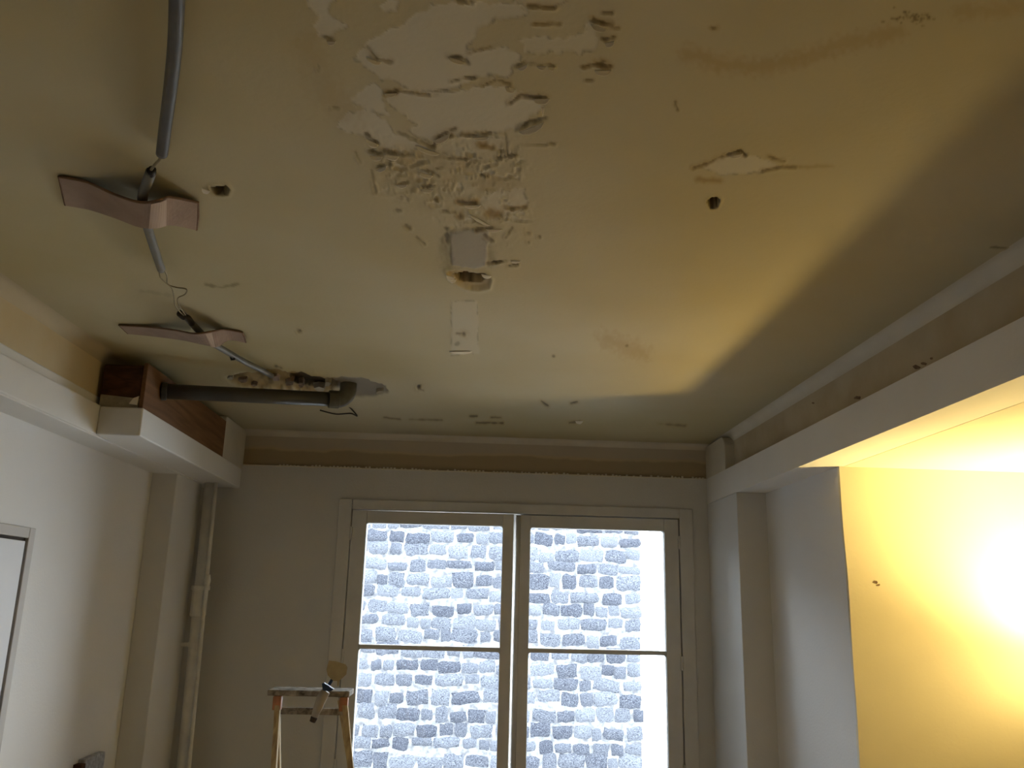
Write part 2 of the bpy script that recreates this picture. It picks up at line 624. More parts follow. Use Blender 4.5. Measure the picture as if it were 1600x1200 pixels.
def peel(pts, depth=0.0009, rag=7.0, lip=0.0022, amount=1.0):
    sel, d = poly_sdf(pts)
    d = d + RAG[sel] * 2 * rag
    inside = sstep(2.2, -2.2, d)
    H[sel] += depth * inside
    PEEL[sel] = np.maximum(PEEL[sel], inside * amount)
    lipm = np.exp(-np.maximum(d, 0) / 2.6) * (d > -0.6) * (0.15 + 1.6 * np.clip(RAG2[sel] + 0.08, 0, 1))
    H[sel] -= lip * lipm
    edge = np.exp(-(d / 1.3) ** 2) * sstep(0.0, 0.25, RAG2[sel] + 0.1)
    STAIN_SHADE[sel] = np.maximum(STAIN_SHADE[sel], 0.35 * edge)


peel(c4([(400, 190), (300, 270), (370, 290), (420, 340), (500, 370), (600, 410), (660, 430), (780, 400), (860, 350),
         (960, 345), (1010, 360), (1040, 300), (1080, 260), (1000, 220), (900, 230), (830, 220), (880, 130), (960, 90),
         (1100, 60), (1040, 20), (880, 10), (700, 20), (600, 60), (520, 120), (440, 150)]))
peel(c4([(470, 440), (520, 410), (700, 425), (860, 395), (1000, 395), (1180, 465), (1070, 570), (950, 600), (800, 600),
         (680, 650), (560, 580), (600, 560), (500, 490)]))
peel(c4([(310, 440), (400, 380), (460, 400), (450, 450), (480, 510), (440, 520), (340, 470)]), rag=6)
peel(c4([(250, 570), (300, 500), (400, 490), (460, 530), (500, 590), (650, 660), (520, 680), (420, 640), (330, 600)]), rag=6)
peel(c4([(110, -30), (250, -30), (240, 0), (200, 60), (290, 120), (230, 160), (170, 160), (150, 120), (180, 80), (120, 40)]), rag=6)
peel(c4([(440, 30), (480, 0), (520, 10), (510, 50), (460, 60)]), rag=4)
peel(c4([(1060, 180), (1330, 160), (1370, 110), (1410, 130), (1400, 220), (1330, 245), (1080, 240)]), amount=0.7)
peel(c4([(1040, 10), (1060, -40), (1300, -40), (1260, 30), (1100, 45)]), amount=0.5)
peel(c4([(700, 690), (720, 620), (1000, 610), (1030, 690), (1000, 720), (850, 710)]), rag=5, amount=0.35)
peel(c4([(880, 900), (960, 850), (1080, 850), (1100, 900), (1080, 940), (940, 980)]), rag=5, amount=0.6)
peel([(1098, 262), (1120, 247), (1150, 240), (1185, 246), (1222, 262), (1190, 270), (1130, 274)], rag=2.5, lip=0.001, amount=0.8)
peel([(705, 470), (745, 470), (748, 552), (705, 556)], rag=1.5, depth=-0.0012, lip=0.0, amount=0.45)

# many little blisters in the damp strip below the big patches
sel, d = poly_sdf(c4([(320, 560), (650, 640), (1110, 610), (1130, 1000), (1000, 1130), (720, 1010), (560, 920), (400, 860)]), 30)
fld = sstep(12, -30, d)
n1 = fnoise(U[sel], V[sel] * 2.4, 1 / 26.0, 90, 3)
n2 = fnoise(U[sel], V[sel] * 2.0, 1 / 11.0, 190, 3)
bl = sstep(0.60, 0.68, n1 * 0.6 + n2 * 0.4) * fld
H[sel] += 0.003 * bl
lipb = np.exp(-((n1 * 0.6 + n2 * 0.4 - 0.585) / 0.018) ** 2) * fld
H[sel] -= 0.0032 * lipb
PEEL[sel] = np.maximum(PEEL[sel], 0.55 * bl)
H[sel] -= 0.0035 * fld * (fnoise(U[sel], V[sel] * 1.6, 1 / 18.0, 300, 3) - 0.5)
RUST[sel] = np.maximum(RUST[sel], 0.25 * fld * sstep(0.5, 0.75, fnoise(U[sel], V[sel], 1 / 30.0, 320, 3)))


def stroke(pts, w, s=0.8, r=0.0, depth=0.0, lip=0.0, soft=1.0):
    """cracks, rust and dirt marks, and flake and fold shadows drawn dark: w is the half width in survey pixels"""
    a = np.array(pts, float)
    if len(a) == 1:
        a = np.array([a[0], a[0] + (0.5, 0)])
    pad = w * 3 + 6
    x0, y0 = a.min(0) - pad
    x1, y1 = a.max(0) + pad
    sel = np.where((U > x0) & (U < x1) & (V > y0) & (V < y1))
    u, v = U[sel], V[sel]
    d = np.full(u.shape, 1e9)
    for i in range(len(a) - 1):
        p, q = a[i], a[i + 1]
        e = q - p
        t = np.clip(((u - p[0]) * e[0] + (v - p[1]) * e[1]) / max(e @ e, 1e-9), 0, 1)
        d = np.minimum(d, np.hypot(u - p[0] - t * e[0], (v - p[1] - t * e[1]) * 1.15))
    d = d + RAG2[sel] * w * 2.2
    k = sstep(w + soft, w * 0.3 - soft * 0.4, d)
    STAIN_SHADE[sel] = np.maximum(STAIN_SHADE[sel], s * k)
    RUST[sel] = np.maximum(RUST[sel], r * sstep(w * 2.4 + 3, 0, d))
    H[sel] += depth * k
    if lip:
        H[sel] -= lip * np.exp(-((d - w - 1.5) / 1.6) ** 2) * (v > a[:, 1].mean())


def s4(pts, w, s=0.8, r=0.0, depth=0.0012, lip=0.0022):
    stroke(c4(pts), w / SC, s, r, depth, lip)


for pts, w, s, r in [
    ([(380, 600), (430, 640)], 9, .8, .2), ([(395, 672), (440, 685)], 11, .8, .2), ([(380, 215), (425, 265), (490, 278)], 9, .5, .3),
    ([(740, 255), (800, 258), (832, 285)], 9, .65, .3), ([(840, 238), (930, 215)], 6, .5, .5), ([(1045, 302), (1080, 283)], 7, .6, .2),
    ([(1120, 288), (1160, 296)], 6, .5, .2), ([(1195, 290), (1215, 298)], 6, .5, .2), ([(1345, 302), (1400, 290), (1470, 300)], 8, .8, .5),
    ([(1410, 285), (1450, 300)], 17, .75, .7), ([(1395, 92), (1470, 115)], 12, .75, .7), ([(1440, 180), (1482, 170)], 9, .75, .5),
    ([(1435, 62), (1472, 62)], 7, .6, .4), ([(1480, 130), (1505, 130)], 6, .4, .4), ([(468, 415), (520, 410)], 11, .8, .8),
    ([(540, 410), (660, 427)], 5, .6, .2), ([(680, 412), (740, 405)], 5, .6, .2), ([(760, 366), (790, 360)], 5, .6, .2),
    ([(820, 350), (862, 350)], 5, .6, .2), ([(900, 385), (960, 360), (1020, 378)], 6, .7, .3),
    ([(1020, 462), (1070, 430), (1130, 440), (1180, 435)], 9, .85, .5), ([(520, 592), (600, 622), (680, 655)], 9, .5, .1),
    ([(670, 655), (700, 612), (770, 580)], 9, .8, .5), ([(695, 625), (760, 602)], 6, .7, .6), ([(800, 600), (860, 605), (930, 596)], 6, .75, .3),
    ([(1000, 600), (1008, 690)], 4, .6, .3), ([(880, 645), (940, 662)], 10, .3, .9), ([(680, 700), (850, 712)], 4, .55, .4),
    ([(960, 706), (1050, 690)], 5, .6, .3), ([(330, 680), (350, 720)], 6, .5, .2), ([(460, 668), (540, 690)], 8, .55, .2),
    ([(430, 742), (480, 730)], 8, .55, .2), ([(650, 758), (700, 782)], 8, .75, .3), ([(690, 752), (722, 748)], 5, .6, .3),
    ([(890, 785), (920, 790)], 7, .75, .3), ([(520, 822), (560, 812)], 6, .55, .3), ([(630, 832), (680, 828)], 8, .75, .3),
    ([(530, 882)], 8, .5, .3), ([(690, 892)], 10, .6, .5), ([(790, 902), (860, 907)], 12, .7, 1.), ([(720, 942), (775, 948)], 6, .7, .3),
    ([(800, 962)], 14, .5, .9), ([(830, 968), (930, 1015)], 4, .75, .2), ([(870, 1025), (940, 1015)], 8, .85, .3),
    ([(930, 952), (970, 960)], 16, .2, .9), ([(1010, 937), (1090, 925)], 6, .5, .7), ([(738, 1025), (740, 1085)], 13, .85, .2),
    ([(908, 1045), (935, 1075)], 9, .7, .2), ([(556, 1005), (572, 1022)], 8, .55, .3), ([(600, 1060), (640, 1090)], 5, .5, .2),
    ([(1105, 1040)], 9, .7, .2), ([(1150, 1060)], 6, .6, .2), ([(1100, 1082)], 6, .6, .2), ([(915, 1172), (1000, 1165)], 7, .9, .2),
    ([(1040, 1185), (1055, 1182)], 6, .7, .2), ([(230, 480), (255, 485)], 7, .5, .1), ([(165, 290), (165, 320)], 5, .4, .1),
    ([(195, 165), (225, 180)], 8, .6, .1), ([(1360, 360), (1390, 360)], 6, .5, .2), ([(1200, 640), (1215, 645)], 6, .55, .2),
    ([(1080, 650), (1180, 648)], 3, .4, .1), ([(1100, 30), (1220, 40)], 7, .45, .6), ([(1130, 110), (1240, 110)], 6, .35, .6),
    ([(790, 5), (850, 15)], 9, .55, .2), ([(540, 690), (590, 690)], 6, .5, .2), ([(400, 760), (420, 860)], 5, .4, .2),
    ([(515, 938), (530, 940)], 6, .6, .2), ([(1000, 1060), (1030, 1020)], 5, .5, .2), ([(980, 640), (975, 715)], 3, .5, .2)]:
    s4(pts, w * 0.9, s * 0.75, r)  # besides dirt and rust, dark lines painted for flake shadows
# deep fold under the largest curl, its shadow painted dark
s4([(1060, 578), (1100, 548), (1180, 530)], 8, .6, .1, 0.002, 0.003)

for pts, w, s, r, dep in [
    ([(760, 412), (788, 408)], 2.2, .9, .2, .003), ([(795, 416), (808, 412)], 1.6, .8, .2, .002),
    ([(725, 521)], 4.5, .8, .5, .003), ([(714, 521), (722, 521)], 1.2, .6, .3, 0), ([(713, 538), (716, 536)], 3, .35, .2, 0),
    ([(468, 517)], 3.2, .75, .3, .002), ([(655, 605)], 3.5, .9, .3, .006), ([(658, 609), (661, 610)], 2, .8, .2, .003),
    ([(979, 540)], 2.6, .5, .6, 0), ([(865, 557)], 1.6, .6, .2, 0), ([(846, 627), (856, 634)], 2.2, .75, .4, .002),
    ([(893, 630), (902, 628)], 2.2, .7, .4, .002), ([(600, 652), (625, 655)], 1.3, .6, .3, 0), ([(640, 655), (690, 656)], 1.3, .5, .3, 0),
    ([(735, 650), (745, 650)], 1.6, .7, .4, 0), ([(745, 660), (785, 661)], 1.6, .7, .5, 0), ([(768, 652), (782, 652)], 1.4, .6, .4, 0),
    ([(890, 660), (905, 658)], 1.8, .6, .3, 0), ([(1030, 662), (1070, 665)], 1.6, .4, .3, 0),
    ([(1055, 160), (1059, 172)], 1.8, .5, .3, .001), ([(1112, 45), (1120, 46)], 2.6, .45, .5, 0),
    ([(1085, 262), (1100, 258), (1118, 250), (1130, 245)], 2.6, .55, .6, .002), ([(1135, 243), (1158, 237), (1163, 243)], 2.6, .75, .5, .003),
    ([(1200, 245), (1215, 250), (1226, 252)], 1.8, .5, .5, .001), ([(1190, 268), (1222, 261), (1250, 262)], 1.8, .5, .5, .001),
    ([(1090, 280), (1125, 283)], 3.0, .15, .7, 0), ([(1245, 262), (1300, 260)], 2, .1, .4, 0),
    ([(322, 445), (345, 449), (372, 444)], 2.6, .4, .1, 0), ([(220, 455), (270, 462)], 3, .15, .1, 0),
    ([(1548, 386), (1572, 388)], 1.3, .6, .2, .001), ([(1580, 386), (1602, 389)], 1.6, .6, .2, .001),
    ([(440, 575), (432, 572)], 2, .7, .3, .002)]:
    stroke(pts, w, s, r, dep, 0.0015 if dep else 0)
# speckled mould at top right
for k in range(70):
    a, rr = rng.uniform(0, 6.28), abs(rng.gauss(0, 0.5))
    stroke([(1428 + 38 * rr * math.cos(a), 30 + 17 * rr * math.sin(a))], rng.uniform(0.8, 2.4), rng.uniform(.35, .7), .25)
# broad tide marks
for pts, w, r in [([(1075, 85), (1120, 100), (1180, 108), (1260, 92), (1320, 70), (1400, 52)], 10, .45), ([(1500, 20), (1560, 18), (1610, 8)], 9, .35),
                  ([(950, 530), (985, 545), (1000, 550)], 10, .45), ([(480, 70), (500, 130), (540, 180)], 16, .25)]:
    stroke(pts, w, 0, r, soft=6)
# grey filler patch above the large hole, with sooty sides
sel, d = poly_sdf([(703, 362), (735, 357), (764, 360), (760, 414), (742, 420), (706, 414)], 30)
k = sstep(2, -2, d + RAG2[sel] * 4)
H[sel] -= 0.004 * k
GREY = np.zeros_like(GX)
GREY[sel] = k
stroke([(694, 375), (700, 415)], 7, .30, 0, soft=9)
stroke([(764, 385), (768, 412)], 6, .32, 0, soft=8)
sel, d = poly_sdf([(500, 593), (540, 590), (575, 594), (602, 604), (606, 611), (585, 619), (556, 620), (530, 606)], 20)
k = sstep(1.5, -1.5, d + RAG2[sel] * 5)
H[sel] += 0.008 * k
GREY[sel] = np.maximum(GREY[sel], k)
STAIN_SHADE[sel] = np.maximum(STAIN_SHADE[sel], 0.42 * k)


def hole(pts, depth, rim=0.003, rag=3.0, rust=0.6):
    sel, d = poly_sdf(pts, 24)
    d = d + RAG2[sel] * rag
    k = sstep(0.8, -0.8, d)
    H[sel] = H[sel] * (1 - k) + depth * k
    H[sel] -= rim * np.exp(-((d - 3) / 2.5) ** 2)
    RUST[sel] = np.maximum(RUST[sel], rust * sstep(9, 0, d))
    STAIN_SHADE[sel] = np.maximum(STAIN_SHADE[sel], 0.92 * sstep(2.0, 0.2, d))  # hole insides painted near black to read as an unlit void


# big hole: outer crater then the deep slot
sel, d = poly_sdf([(698, 424), (712, 422), (730, 424), (758, 428), (767, 436), (764, 449), (748, 453), (728, 450), (706, 438)], 20)
k = sstep(1.5, -2.5, d + RAG2[sel] * 4)
H[sel] += 0.007 * k
RUST[sel] = np.maximum(RUST[sel], 0.6 * k)
PEEL[sel] = np.maximum(PEEL[sel], 0.5 * k)
H[sel] -= 0.004 * np.exp(-((d - 2) / 2.5) ** 2)
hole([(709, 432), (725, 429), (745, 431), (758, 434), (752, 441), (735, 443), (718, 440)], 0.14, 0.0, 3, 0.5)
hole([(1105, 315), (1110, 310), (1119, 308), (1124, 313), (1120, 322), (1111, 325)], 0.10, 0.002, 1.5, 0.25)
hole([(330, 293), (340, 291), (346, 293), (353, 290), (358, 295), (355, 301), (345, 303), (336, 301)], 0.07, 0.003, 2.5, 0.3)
# broken-out trench where the conduit and the drain go up
sel, d = poly_sdf([(350, 588), (372, 584), (410, 580), (435, 577), (470, 583), (515, 592), (528, 600), (520, 612), (488, 612), (450, 608), (400, 606), (370, 602)], 24)
dd = d + RAG2[sel] * 9
k = sstep(1.5, -2.5, dd)
H[sel] += 0.010 * k * (0.5 + fnoise(U[sel], V[sel], 1 / 9.0, 401, 3))
RUST[sel] = np.maximum(RUST[sel], 0.95 * k)
STAIN_SHADE[sel] = np.maximum(STAIN_SHADE[sel], 0.5 * k * sstep(0.42, 0.6, fnoise(U[sel], V[sel], 1 / 14.0, 411, 3)))
H[sel] -= 0.002 * np.exp(-((dd - 3) / 3.0) ** 2)
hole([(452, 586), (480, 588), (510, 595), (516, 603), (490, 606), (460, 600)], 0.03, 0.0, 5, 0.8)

me = bpy.data.meshes.new('ceiling')
co = np.stack([GX, GY, ZC + H], -1).reshape(-1, 3).astype(np.float32)
idx = np.arange(NX * NY).reshape(NY, NX)
q = np.stack([idx[:-1, :-1], idx[1:, :-1], idx[1:, 1:], idx[:-1, 1:]], -1).reshape(-1, 4)
me.vertices.add(len(co))
me.vertices.foreach_set('co', co.ravel())
me.loops.add(q.size)
me.loops.foreach_set('vertex_index', q.ravel().astype(np.int32))
me.polygons.add(len(q))
me.polygons.foreach_set('loop_start', np.arange(0, q.size, 4, dtype=np.int32))
me.polygons.foreach_set('loop_total', np.full(len(q), 4, dtype=np.int32))
me.polygons.foreach_set('use_smooth', np.ones(len(q), dtype=bool))
me.update(calc_edges=True)
for nm, arr in (('peel', PEEL), ('stain_shade', STAIN_SHADE), ('rust', RUST), ('filler', GREY)):
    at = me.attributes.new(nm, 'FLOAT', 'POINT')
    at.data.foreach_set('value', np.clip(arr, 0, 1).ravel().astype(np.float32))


def ceiling_mat():
    m = bpy.data.materials.new('old_ceiling_paint')
    m.use_nodes = True
    nt = m.node_tree
    b = nt.nodes['Principled BSDF']
    b.inputs['Roughness'].default_value = 0.75
    b.inputs['Specular IOR Level'].default_value = 0.25
    tc = nt.nodes.new('ShaderNodeTexCoord')

    def noise(sc, det=4):
        n = nt.nodes.new('ShaderNodeTexNoise')
        n.inputs['Scale'].default_value = sc
        n.inputs['Detail'].default_value = det
        nt.links.new(tc.outputs['Object'], n.inputs['Vector'])
        return n

    def mixc(fac, a, c):
        x = nt.nodes.new('ShaderNodeMix')
        x.data_type = 'RGBA'
        if hasattr(fac, 'is_linked'):
            nt.links.new(fac, x.inputs[0])
        for sock, val in ((x.inputs[6], a), (x.inputs[7], c)):
            if isinstance(val, tuple):
                sock.default_value = (*val, 1)
            else:
                nt.links.new(val, sock)
        return x.outputs[2]

    def att(nm):
        a = nt.nodes.new('ShaderNodeAttribute')
        a.attribute_name = nm
        return a.outputs['Fac']

    n = noise(0.9)
    r = nt.nodes.new('ShaderNodeMapRange')
    r.inputs[1].default_value, r.inputs[2].default_value = 0.35, 0.65
    nt.links.new(n.outputs['Fac'], r.inputs[0])
    c = mixc(r.outputs[0], (0.545, 0.49, 0.345), (0.485, 0.41, 0.23))
    c = mixc(att('peel'), c, (0.61, 0.57, 0.465))
    c = mixc(att('filler'), c, (0.40, 0.36, 0.29))
    c = mixc(att('rust'), c, (0.38, 0.26, 0.10))
    c = mixc(att('stain_shade'), c, (0.06, 0.04, 0.02))
    nt.links.new(c, b.inputs['Base Color'])
    n2 = noise(70.0)
    bp = nt.nodes.new('ShaderNodeBump')
    bp.inputs['Strength'].default_value = 0.3
    bp.inputs['Distance'].default_value = 0.002
    nt.links.new(n2.outputs['Fac'], bp.inputs['Height'])
    nt.links.new(bp.outputs['Normal'], b.inputs['Normal'])
    return m


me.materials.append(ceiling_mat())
ceil = bpy.data.objects.new('ceiling', me)
COL.objects.link(ceil)
struct(ceil, 'water-damaged cream ceiling with peeling paint')


# loose curled paint flakes and plaster chips hanging from the ceiling
def ceil_z(x, y):
    i = int(np.clip(np.searchsorted(ys, y), 0, NY - 1))
    j = int(np.clip(np.searchsorted(xs, x), 0, NX - 1))
    return ZC + float(H[i, j])


def flake(px, py, lpx, wpx, ang, drop, m='flake', curl=1.0):
    p = PZ(px, py)
    drop *= 0.45
    wpx *= 0.75
    e = PZ(px + lpx * math.cos(ang), py + lpx * math.sin(ang)) - p
    f2 = PZ(px - wpx * math.sin(ang), py + wpx * math.cos(ang)) - p
    e.z = f2.z = 0
    b = MB()
    n, k = 8, 4
    grid = []
    zbase = min(ceil_z(p.x + e.x * a_ + f2.x * c_, p.y + e.y * a_ + f2.y * c_) for a_ in (-.4, -.2, 0, .2, .4) for c_ in (0, .5, 1)) - 0.0022
    for i in range(n + 1):
        t = i / n - 0.5
        row = []
        taper = math.sqrt(max(0.02, 1 - (2 * t) ** 2)) * (0.94 + 0.12 * rng.random())
        for j in range(k + 1):
            s = j / k
            q = p + e * t + f2 * (s * taper)
            z = zbase - drop * (s ** 1.6) * curl * taper
            row.append((q.x, q.y, z))
        grid.append(row)
    b.v = [v for row in grid for v in row]
    for i in range(n):
        for j in range(k):
            q0 = i * (k + 1) + j
            b.f.append((q0, q0 + k + 1, q0 + k + 2, q0 + 1))
            b.mi.append(0)
    o = b.build('paint_flake' if m == 'flake' else 'plaster_chip', m, ceil, smooth=True)
    s = o.modifiers.new('thick', 'SOLIDIFY')
    s.thickness = 0.0012
    return o


for a in [(830, 196, 42, 9, -0.35, .016), (846, 153, 26, 7, 0.0, .014), (797, 138, 16, 6, .3, .010), (582, 218, 22, 7, .5, .012),
          (588, 240, 20, 7, .1, .012), (612, 238, 24, 7, .2, .010), (666, 268, 22, 6, .3, .010), (690, 212, 28, 8, -0.4, .012),
          (668, 232, 40, 6, .35, .010), (817, 102, 16, 5, -.4, .009), (846, 102, 14, 5, .1, .009), (862, 103, 12, 5, .1, .009),
          (942, 108, 26, 8, 0, .012), (936, 40, 26, 7, .3, .010), (952, 64, 16, 8, -.2, .010), (518, 62, 14, 6, 0, .008),
          (584, 92, 26, 6, .4, .008), (714, 92, 28, 6, .3, .008), (610, 144, 20, 5, 0, .008), (738, 318, 28, 5, 0, .008),
          (596, 258, 18, 6, -.3, .009), (628, 286, 18, 5, 0, .008), (668, 292, 20, 5, 0, .008), (752, 212, 26, 5, 0, .007),
          (772, 356, 26, 4, 0, .006), (750, 342, 36, 4, .5, .006), (1150, 240, 22, 5, -.15, .008), (706, 432, 16, 7, .3, .010)]:
    flake(*a)
for a in [(848, 166, 5, 14, 0, .016), (322, 293, 14, 6, .4, .008), (704, 429, 14, 6, .3, .012), (905, 657, 12, 5, 0, .008),
          (720, 548, 36, 5, 0, .003), (760, 427, 16, 5, .2, .008), (800, 137, 10, 4, .3, .008), (490, 622, 60, 5, .12, .010),
          (806, 407, 16, 3, 0, .006)]:
    flake(*a, m='chip')


# ================================================================== WINDOW
win = empty('window_1', (0.275, DW, WZ0))
struct(win, 'white two-leaf window, left leaf slightly ajar')
b = MB()                                    # fixed frame
b.box(-0.814, -0.735, DW - 0.014, DW + 0.07, WZ0, 2.14)
b.box(1.285, 1.368, DW - 0.014, DW + 0.07, WZ0, 2.14)
b.box(-0.735, 1.285, DW - 0.014, DW + 0.07, 2.078, 2.14)
b.box(-0.735, 1.285, DW - 0.014, DW + 0.07, WZ0, WZ0 + 0.06)
b.box(-0.740, -0.712, DW + 0.051, DW + 0.075, WZ0, 2.10)
b.box(1.262, 1.29, DW + 0.051, DW + 0.075, WZ0, 2.10)
b.box(-0.740, 1.29, DW + 0.051, DW + 0.075, 2.052, 2.10)
child(b.build('window_frame', 'sash', bevel=0.005), win)
child(MB().box(-0.86, 1.42, DW - 0.06, DW + 0.02, WZ0 - 0.04, WZ0).build('window_sill', 'sash', bevel=0.005), win)


def sash(x0, x1, g0, g1, hinge_x, ang):
    """leaf modelled about its hinge; x0..x1 outer, g0..g1 glass"""
    root = empty('sash', (hinge_x, DW + 0.02, 0))
    zt, zb = 2.072, WZ0 + 0.065
    G = [(1.288, 1.997), (0.56, 1.262)]
    y0, y1 = -0.028, 0.028
    b = MB()
    hx = hinge_x
    b.box(x0 - hx, g0 - hx, y0, y1, zb, zt)
    b.box(g1 - hx, x1 - hx, y0, y1, zb, zt)
    b.box(g0 - hx, g1 - hx, y0, y1, G[0][1], zt)
    b.box(g0 - hx, g1 - hx, y0, y1, zb, G[1][0])
    b.box(g0 - hx, g1 - hx, y0 + 0.006, y1, G[1][1], G[0][0])
    # small fillets rounding the upper corners of each pane
    for za, zb_ in G:
        for cx, sx in ((g0, 1), (g1, -1)):
            rr = 0.014
            pts = [(cx - hx, zb_)]
            for k in range(5):
                t = math.pi / 2 * k / 4
                pts.append((cx - hx + sx * rr * (1 - math.sin(t)), zb_ - rr * (1 - math.cos(t))))
            f0 = [(p[0], y0, p[1]) for p in pts]
            f1 = [(p[0], y1, p[1]) for p in pts]
            b.quad(*f0)
            b.quad(*f1[::-1])
            for k in range(len(pts)):
                k2 = (k + 1) % len(pts)
                b.quad(f0[k], f1[k], f1[k2], f0[k2])
    s = b.build('sash', 'sash', bevel=0.004)
    bpy.data.objects.remove(root)
    s.location = (hx, DW + 0.02, 0)
    s.rotation_euler = (0, 0, ang)
    for za, zb_ in G:
        p = MB().box(g0 - hx - 0.004, g1 - hx + 0.004, 0.006, 0.010, za - 0.004, zb_ + 0.004).build('pane', 'glass', s)
    for zz in (1.93, 1.22, 0.62):
        MB().tube([(x0 - hx + (0 if hinge_x < 0 else x1 - x0), -0.034, zz - 0.04),
                   (x0 - hx + (0 if hinge_x < 0 else x1 - x0), -0.034, zz + 0.04)], 0.008, 10).build('hinge', 'sash', s, smooth=False)
    return s


LEFT_AJAR = math.radians(-2.2)
sl = sash(-0.729, 0.258, -0.638, 0.191, -0.729, LEFT_AJAR)
child(sl, win)
sr = sash(0.300, 1.279, 0.362, 1.190, 1.279, 0.0)
child(sr, win)
b = MB()                                    # rounded meeting bead on the right leaf
b.tube([(0.288, DW + 0.004, WZ0 + 0.07), (0.288, DW + 0.004, 2.068)], 0.018, 12)
child(b.build('meeting_bead', 'sash', smooth=True), win)
child(MB().box(0.240, 0.33, DW + 0.050, DW + 0.066, WZ0 + 0.07, 2.068).build('outer_astragal', 'sash', bevel=0.003), win)

# ================================================================== OUTSIDE
WY = 11.3
ow = empty('wall_courtyard', (0, WY, -3.0))
struct(ow, 'grey rubble-stone wall with pale mortar seen through the window')
EDGE = 2.235
body = MB().box(-9.0, EDGE - 0.03, WY, WY + 0.5, -4.0, 3.5).build('mortar_bed', 'mortar_out')
child(body, ow)


def stone_mesh(seed):
    r = random.Random(seed)
    n, m_ = 5, 4
    v, f = [], []
    for j in range(m_):
        for i in range(n):
            u, w = i / (n - 1) * 2 - 1, j / (m_ - 1) * 2 - 1
            sx = 1 - 0.05 * abs(w) ** 3 - 0.06 * r.random()
            sz = 1 - 0.10 * abs(u) ** 3 - 0.14 * r.random()
            edge = max(abs(u), abs(w)) > 0.99
            v.append((0.5 * u * sx + r.uniform(-.035, .035), (0.0 if edge else -r.uniform(0.4, 1.0)), 0.5 * w * sz + r.uniform(-.08, .08)))
    for j in range(m_ - 1):
        for i in range(n - 1):
            a = j * n + i
            f.append((a, a + 1, a + n + 1, a + n))
    ring = [i for i in range(n)] + [n * j + n - 1 for j in range(1, m_)] + [n * (m_ - 1) + i for i in range(n - 2, -1, -1)] + [n * j for j in range(m_ - 2, 0, -1)]
    k0 = len(v)
    for i in ring:
        v.append((v[i][0] * 1.02, 1.0, v[i][2] * 1.02))
    for k in range(len(ring)):
        k2 = (k + 1) % len(ring)
        f.append((ring[k2], ring[k], k0 + k, k0 + k2))
    me = bpy.data.meshes.new('stone')
    me.from_pydata(v, [], f)
    me.materials.append(M['stone'])
    me.polygons.foreach_set('use_smooth', [True] * len(f))
    me.update()
    return me


SM = [stone_mesh(100 + i) for i in range(14)]
rest_v, rest_f = [], []
count = 0


def put_stone(cx, cz, w, hh):
    global count
    me_s = SM[rng.randrange(len(SM))]
    dpt = rng.uniform(0.012, 0.04)
    tilt = rng.uniform(-.09, .09)
    if -1.50 < cx and -0.80 < cz < 2.65 and count < 300:
        o = bpy.data.objects.new('stone', me_s)
        COL.objects.link(o)
        o.location = (cx, WY - 0.002, cz)
        o.scale = (w * rng.choice((-1, 1)), dpt, hh)
        o.rotation_euler = (0, tilt, 0)
        child(o, ow)
        count += 1
    else:
        k0 = len(rest_v)
        for vv in me_s.vertices:
            c = vv.co
            rest_v.append((cx + c.x * w, WY - 0.002 + c.y * dpt, cz + c.z * hh))
        for p in me_s.polygons:
            rest_f.append(tuple(k0 + i for i in p.vertices))


z = -3.9
while z < 3.4:
    rh = rng.uniform(0.14, 0.205)
    x = EDGE - rng.uniform(0.0, 0.03)
    ph = rng.uniform(0, 6)
    while x > -8.8:
        w = rng.choice((rng.uniform(0.12, 0.24), rng.uniform(0.20, 0.38), rng.uniform(0.20, 0.32)))
        gap = rng.uniform(-0.01, 0.035)
        cx = x - w / 2
        cz = z + rh / 2 + rng.uniform(-.02, .02) + 0.02 * math.sin(cx * 1.7 + ph)
        put_stone(cx, cz, w, (rh - rng.uniform(-0.01, 0.04)) * rng.uniform(0.84, 1.1))
        x -= w + gap
    z += rh
me = bpy.data.meshes.new('stones')
me.from_pydata(rest_v, [], rest_f)
me.materials.append(M['stone'])
me.update()
o = bpy.data.objects.new('stones', me)
COL.objects.link(o)
o['kind'] = 'stuff'
child(o, ow)
b = MB()  # tall facade, out of view, added to cut sky light on the stone wall
b.box(-14.0, XL - 0.2, DW, DW + 0.28, -4.0, 10.0)
b.box(XRW + 0.3, 14.0, DW, DW + 0.28, -4.0, 10.0)
b.box(XL - 0.2, XRW + 0.3, DW, DW + 0.28, 2.75, 10.0)
b.box(XL - 0.2, XRW + 0.3, DW, DW + 0.28, -4.0, FLOOR)
struct(b.build('wall_facade_blocker', 'ground'), 'unseen facade added above and beside the window to shade the courtyard wall')
struct(MB().box(-14, 14, DW + 0.3, 30, -4.1, -4.0).build('courtyard_ground', 'ground'), 'paved courtyard below the window')

# ================================================================== THINGS
# ---- left door
d = empty('door_1', (XL, 3.06, FLOOR))
struct(d, 'flush white door with dark gap at the far left')
DT, DY = 1.742, 3.462
b = MB()
b.box(XL - 0.01, XL + 0.016, DY + 0.004, DY + 0.05, FLOOR, DT + 0.045)
b.box(XL - 0.01, XL + 0.016, 2.62, DY + 0.004, DT + 0.004, DT + 0.045)
b.box(XL - 0.01, XL + 0.016, 2.57, 2.62, FLOOR, DT + 0.045)
child(b.build('door_casing', 'casing', bevel=0.003), d)
child(MB().box(XL - 0.01, XL + 0.003, 2.62, DY + 0.004, FLOOR, DT + 0.004).build('door_gap_shade', 'gap_shade'), d)  # dark strip put in for the shade of an open gap
child(MB().box(XL - 0.01, XL + 0.012, 2.63, DY - 0.010, FLOOR + 0.01, DT - 0.008).build('door_leaf', 'door', bevel=0.002), d)

